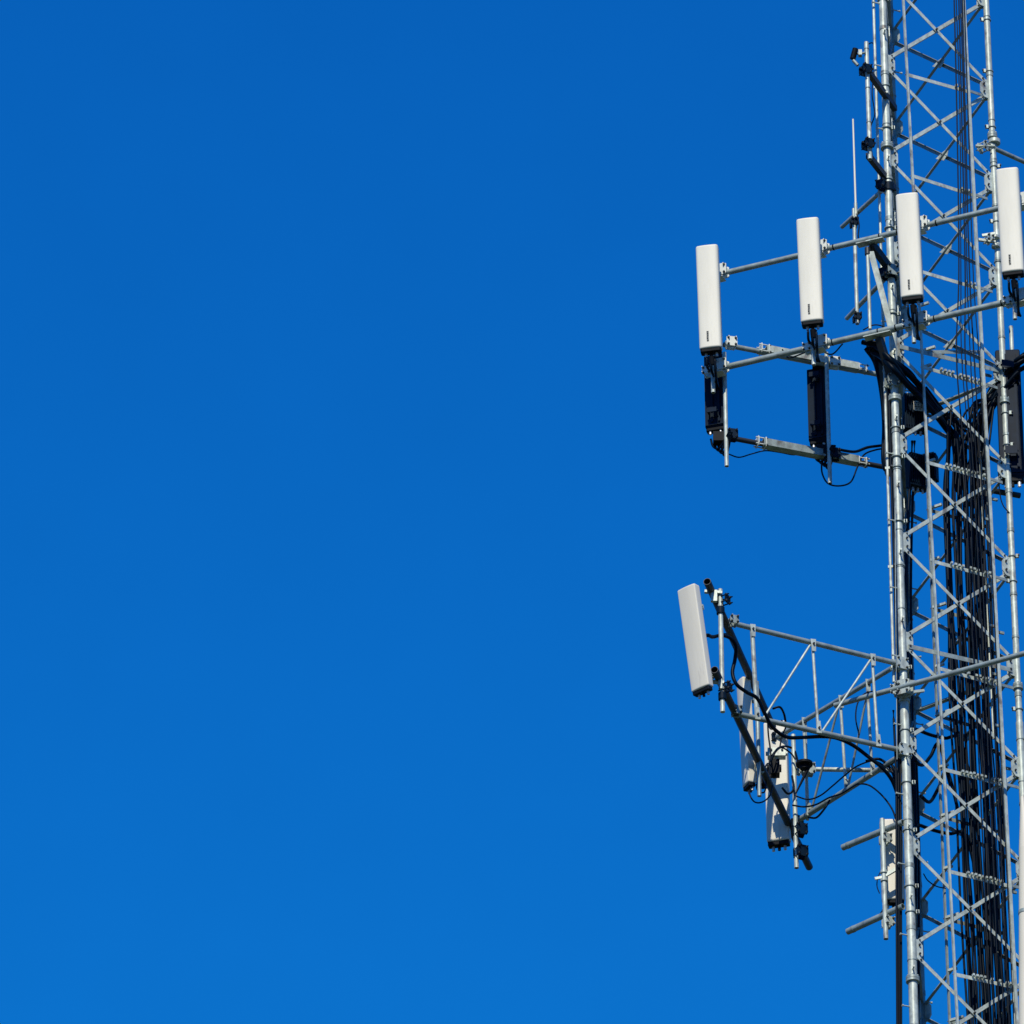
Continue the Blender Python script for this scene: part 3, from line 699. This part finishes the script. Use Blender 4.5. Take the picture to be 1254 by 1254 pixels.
k = MB(); clamp_on(k, hl, UZ, 0.07, V((0.3, -1, 0))); clamp_on(k, hl+V((-0.12, 0, 0)), UZ, 0.05, V((0.3, -1, 0))); k.build('pipe_clamp', 'galvb', fr)
# mounting poles
n1b = W(885, 872, 83.62); n1t = VT(n1b, 722)
MB().tube(n1b, n1t, 0.027, 14).build('mounting_pole', 'galvb', fr)
for y in (748, 853): ring(MB(), VT(n1b, y), UZ, 0.045, 0.08).build('pole_collar', 'dark', fr)
for y in (735, 842): clamp_on(MB(), VT(n1b, y)+V((0.04, 0, 0)), UZ, 0.055, V((0.8, -0.5, 0))).build('pole_clamp', 'dark', fr)
k = MB()
for y in (728, 838): k.beam(VT(n1b, y)+V((-0.17, -0.03, 0.02)), VT(n1b, y)+V((0.02, -0.03, 0)), 0.04, 0.03); 
k.box(VT(n1b, 733)+V((-0.07, -0.05, 0)), X1, Y1, UZ, 0.035, 0.02, 0.07); k.box(VT(n1b, 838)+V((-0.02, -0.05, -0.03)), X1, Y1, UZ, 0.02, 0.02, 0.06)
k.build('tilt_bracket', 'galvb', fr)
n3b = W(975.5, 1063, 86.3); MB().tube(n3b, VT(n3b, 900), 0.026, 14, hollow=True).build('mounting_pole', 'galvb', fr)
n4b = W(989, 1004, 86.55); MB().tube(n4b, VT(n4b, 888), 0.019, 12).build('mounting_pole', 'galvb', fr)
n2b = W(930, 975, 85.3); MB().tube(n2b, VT(n2b, 835), 0.024, 12).build('mounting_pole', 'pipe', fr)
k = MB()
for y in (1018, 1045): clamp_on(k, VT(n3b, y)+V((0.05, -0.03, 0)), UZ, 0.07, V((0.5, -1, 0)))
k.build('pole_clamp', 'dark', fr)
dk = MB(); p = W(985, 937, 86.2); dk.tube(p, p+V((0, 0, 0.028)), 0.095, 20); dk.tube(p-UZ*0.05, p, 0.05, 12); dk.tube(p+V((0.05, 0, -0.02)), p+V((-0.1, 0.02, -0.35)), 0.022, 8, 0.008)
dk.build('cable_shelf', 'black', fr)
# the three antennas of the truss mount
N1 = make_panel('panel_antenna', 1.25, 0.235, 0.095, 'cream', 'grey white panel antenna at the outermost left tip of the lower truss mount', 'grey white panel antennas on the lower truss mount', 0.012, False, False)
place(N1, W(860.5, 845, 83.45), -38, 7, -2.5)
N2 = copy_tree(N1); N2['label'] = 'narrow looking grey white panel antenna seen edge on behind the dark outer pipes'
N2.scale = (0.72, 1.0, 1.07)
place(N2, W(918, 962, 85.45), -66, 2, 0)
N3 = copy_tree(N1); N3['label'] = 'grey white panel antenna at the far end of the truss mount, half hidden by cables'
N3.scale = (1.1, 1.1, 1.22)
place(N3, W(954, 1032, 86.75), -14, 1, 0)
# its cables
loose([(861, 779, 83.50), (867, 778, 83.5), (873, 780, 83.6), (884, 778, 83.7), (895, 782, 83.8), (901, 792, 83.9), (900, 808, 84), (897, 824, 84), (902, 838, 84), (915, 848, 84.1), (927, 855, 84.2), (936, 872, 84.3), (943, 886, 84.4), (952, 896, 84.5), (965, 903, 84.6), (985, 903, 84.7), (1007, 902, 84.8), (1025, 904, 84.9), (1045, 913, 85), (1065, 928, 85.05), (1080, 940, 85.1), (1092, 955, 85.2), (1100, 975, 85.3)], 0.021, 'thick black cable winding from the outermost antenna along the truss to the tower')
gt = 'thin black cables between the truss mount and the tower'
for pts, r, lb2 in (
    ([(880, 778, 84.2), (890, 777, 84.2), (897, 786, 84.3)], 0.012, 'short black cable stub beside the outermost pole of the truss mount'),
    ([(975, 975, 86.2), (990, 979, 86.2), (1005, 974, 86.1), (1020, 962, 86), (1034, 950, 85.9), (1050, 938, 85.7), (1070, 932, 85.5), (1085, 940, 85.4), (1098, 955, 85.35), (1100, 985, 85.3)], 0.009, 'thin black cable sagging from the far antenna over the lower truss chord'),
    ([(970, 986, 86.2), (985, 988, 86.2), (1000, 985, 86.1), (1015, 977, 86), (1030, 972, 85.8), (1045, 963, 85.6), (1052, 960, 85.5), (1065, 962, 85.5), (1080, 974, 85.4), (1092, 990, 85.35), (1098, 1006, 85.3)], 0.010, 'thin black cable arching under the lower truss chord to the left leg'),
    ([(990, 1001, 86.1), (1000, 1001, 86), (1010, 990, 85.9), (1016, 980, 85.9)], 0.012, 'black cable tucked under the end of the lower truss chord'),
    ([(1070, 846, 85.5), (1058, 850, 85.5), (1050, 862, 85.5), (1048, 880, 85.5), (1052, 900, 85.5)], 0.008, 'thin black cable curving over the open end of the long lower pipe'),
    ([(1092, 936, 85.3), (1098, 950, 85.3), (1100, 968, 85.3), (1103, 985, 85.3)], 0.018, 'thick black cable turning down the left leg beside the truss'),
    ([(1060, 932, 85.4), (1078, 930, 85.4), (1092, 944, 85.4), (1098, 966, 85.35)], 0.016, 'thick black cable arching from the truss chord on to the left leg')):
    loose(pts, r, lb2, None)
gk = 'black jumper cables tangled between the far antennas of the truss mount'
for i, pts in enumerate([
    [(940, 880, 85.9), (941, 900, 86), (944, 925, 86), (943, 950, 86), (950, 975, 86.1)],
    [(946, 868, 86), (955, 866, 86), (960, 874, 86.1), (962, 884, 86.2)],
    [(921, 962, 85.4), (918, 972, 85.4), (924, 982, 85.4), (934, 982, 85.5), (943, 974, 85.6), (946, 962, 85.7)],
    [(926, 960, 85.5), (928, 968, 85.5), (936, 970, 85.6), (938, 955, 85.7), (934, 935, 85.7)],
    [(943, 935, 86), (950, 920, 86), (960, 914, 86.2), (972, 918, 86.3), (977, 932, 86.2)],
    [(945, 925, 86), (955, 915, 86.1), (968, 922, 86.2), (974, 930, 86.2)],
    [(925, 950, 85.5), (934, 945, 85.6), (940, 935, 85.8), (946, 940, 85.9)],
    [(958, 965, 86.1), (965, 972, 86.2), (972, 966, 86.2), (970, 950, 86.2)],
    [(957, 882, 86), (962, 890, 86), (958, 900, 86.1), (955, 915, 86.1)]]):
    loose(pts, 0.009+0.004*(i % 3 == 1), 'black jumper cable in the tangle between the far antennas of the truss mount', gk)
def lump(x, y, Y, sx, sy, sz, name, m, label, cat):
    p = W(x, y, Y); b = MB().box(p, X1, Y1, UZ, sx, sy, sz); b.tube(p-UZ*(sz+.03), p-UZ*sz, 0.02, 8); b.tube(p+V((-sx-.02, 0, 0)), p+V((sx+.02, 0, 0)), sz*.5, 10)
    for i in (-1, 1): b.bolt(p+V((i*sx*.6, -sy, sz*.4)), V((0, -1, 0)), .012, .015)
    return tag(b.build(name, m, None, origin=p), label, cat)
lump(951, 923, 86.35, 0.10, 0.05, 0.05, 'bracket', 'galvb', 'pale steel tilt bracket in front of the far antenna of the truss mount', 'bracket')
lump(934, 953, 85.9, 0.07, 0.06, 0.10, 'junction_box', 'black', 'small black junction box in the cable tangle of the truss mount', 'junction box')
lump(948, 941, 86.2, 0.06, 0.06, 0.09, 'junction_box', 'black', 'small black box on the lower dark pipe beside the far antenna', 'junction box')

# ---- long pipe crossing in front of the tower at mid height
q = W(1105, 841, 85.0); ql = HZ(q, 1022, 864); qr = HZ(q, 1310, 785)
cb = thing('crossing_pipe', q, 'long grey pipe clamped to the left leg and crossing the lower tower towards the right', 'pipe arm')
MB().tube(ql, qr, 0.030, 18, hollow=True).build('pipe', 'pipe', cb)
dq = (qr-ql).normalized(); k = MB(); nq = V((dq.y, -dq.x, 0)).normalized()
clamp_on(k, q-nq*0.04, dq, 0.09, nq); clamp_on(k, q-nq*0.04-dq*0.08, dq, 0.06, nq)
for dz in (-0.09, 0.09): ring(k, V((node('L', 6.3).x, node('L', 6.3).y, q.z+dz)), UZ, 0.064, 0.03)
k.beam(q+V((0.05, 0.05, 0.1)), q+V((0.22, 0.12, 0.12)), 0.03, 0.03); k.beam(q+V((0.05, 0.05, -0.05)), q+V((0.24, 0.12, 0.02)), 0.03, 0.03)
k.build('leg_clamp', 'galvb', cb)

# ---- small mount low on the left leg
s1 = W(1106, 1007, 85.14); s1l = HZ(s1, 1032, 1038); s2 = W(1106, 1110, 85.14); s2l = HZ(s2, 1038, 1141)
sm = thing('antenna_mount', s2, 'small antenna mount of two stubby grey pipes low on the left leg', 'antenna mount')
for a, b in ((s1l, s1), (s2l, s2)):
    MB().tube(a, b, 0.036, 16, hollow=True).build('arm', 'pipe', sm)
k = MB()
for a in (s1l, s2l):
    pass
for s_, e in ((s1l, s1), (s2l, s2)): ring(k, seg(s_, e, PX(s_)[0]+7), e-s_, 0.039, 0.03)
k.build('arm_band', 'galv', sm)
pb = W(1085, 1150, seg(s1l, s1, 1080).y-0.075); 
MB().tube(pb, VT(pb, 1003), 0.027, 14, hollow=True).build('mounting_pole', 'galvb', sm)
for y in (1026, 1128): clamp_on(MB(), VT(pb, y)+V((0.03, 0.03, 0)), UZ, 0.055, V((0.5, -1, 0))).build('pole_clamp', 'galvb', sm)
k = MB()
for y in (1068, 1078): ring(k, VT(pb, y), UZ, 0.04, 0.03)
k.beam(VT(pb, 1066), VT(pb, 1080), 0.03, 0.03); k.beam(VT(pb, 1073), VT(pb, 1064)+V((0.14, 0, 0)), 0.03, 0.04); k.beam(VT(pb, 1076)+V((-0.1, 0, 0)), VT(pb, 1074), 0.02, 0.03)
k.build('cable_bracket', 'galvb', sm)
LA = make_panel('panel_antenna', 1.0, 0.25, 0.10, 'cream', 'small grey white panel antenna on the small low mount beside the left leg', None, 0.02, False, False)
place(LA, W(1094, 1104, pb.y+0.24), 2, 1, 0)
loose([(1079, 1066, 85.3), (1075, 1075, 85.3), (1074, 1085, 85.3), (1077, 1094, 85.3)], 0.006, 'hooked black cable end hanging by the small low mount')
loose([(1084, 1072, 85.35), (1082, 1090, 85.35), (1083, 1108, 85.35), (1079, 1118, 85.35), (1070, 1126, 85.4)], 0.010, 'black cable running down the pole of the small low mount')
MB_ = None

# ---- pale fibreglass aerial at the right edge
q = W(1256.5, 1300, 85.2)
om = thing('omni_antenna', q, 'pale fat fibreglass tube antenna with tapering tip at the lower right edge', 'antenna')
MB().tube(q, W(1256.5, 1040, 85.2), 0.078, 20).tube(W(1256.5, 1040, 85.2), W(1252, 976, 85.2), 0.078, 20, 0.02).build('radome', 'cream', om)
MB().tube(W(1256.5, 1120, 85.2), W(1256.5, 1116, 85.2), 0.084, 20).build('collar', 'galv', om)

# ---- small loose cables and clamps in the tower for the lower cable bundle
for i, (x0, y0, x1, y1) in enumerate([(1122, 893, 1175, 905), (1125, 1010, 1182, 1022), (1119, 930, 1150, 912), (1128, 975, 1160, 945)]):
    loose([(x0, y0, 85.6), ((x0*2+x1)/3, y0+7, 85.8), ((x0+2*x1)/3, (y0+y1)/2+5, 85.9), (x1, y1, 85.95), (x1+14, y1+50, 86.0)], 0.02, 'black cable crossing from the left leg to the inner bundle', 'cables crossing to the inner bundle')
loose([(1131, 1070, 85.5), (1136, 1078, 85.6), (1146, 1085, 85.7), (1158, 1088, 85.8)], 0.007, 'thin black cable hanging in a bow right of the left leg low down')
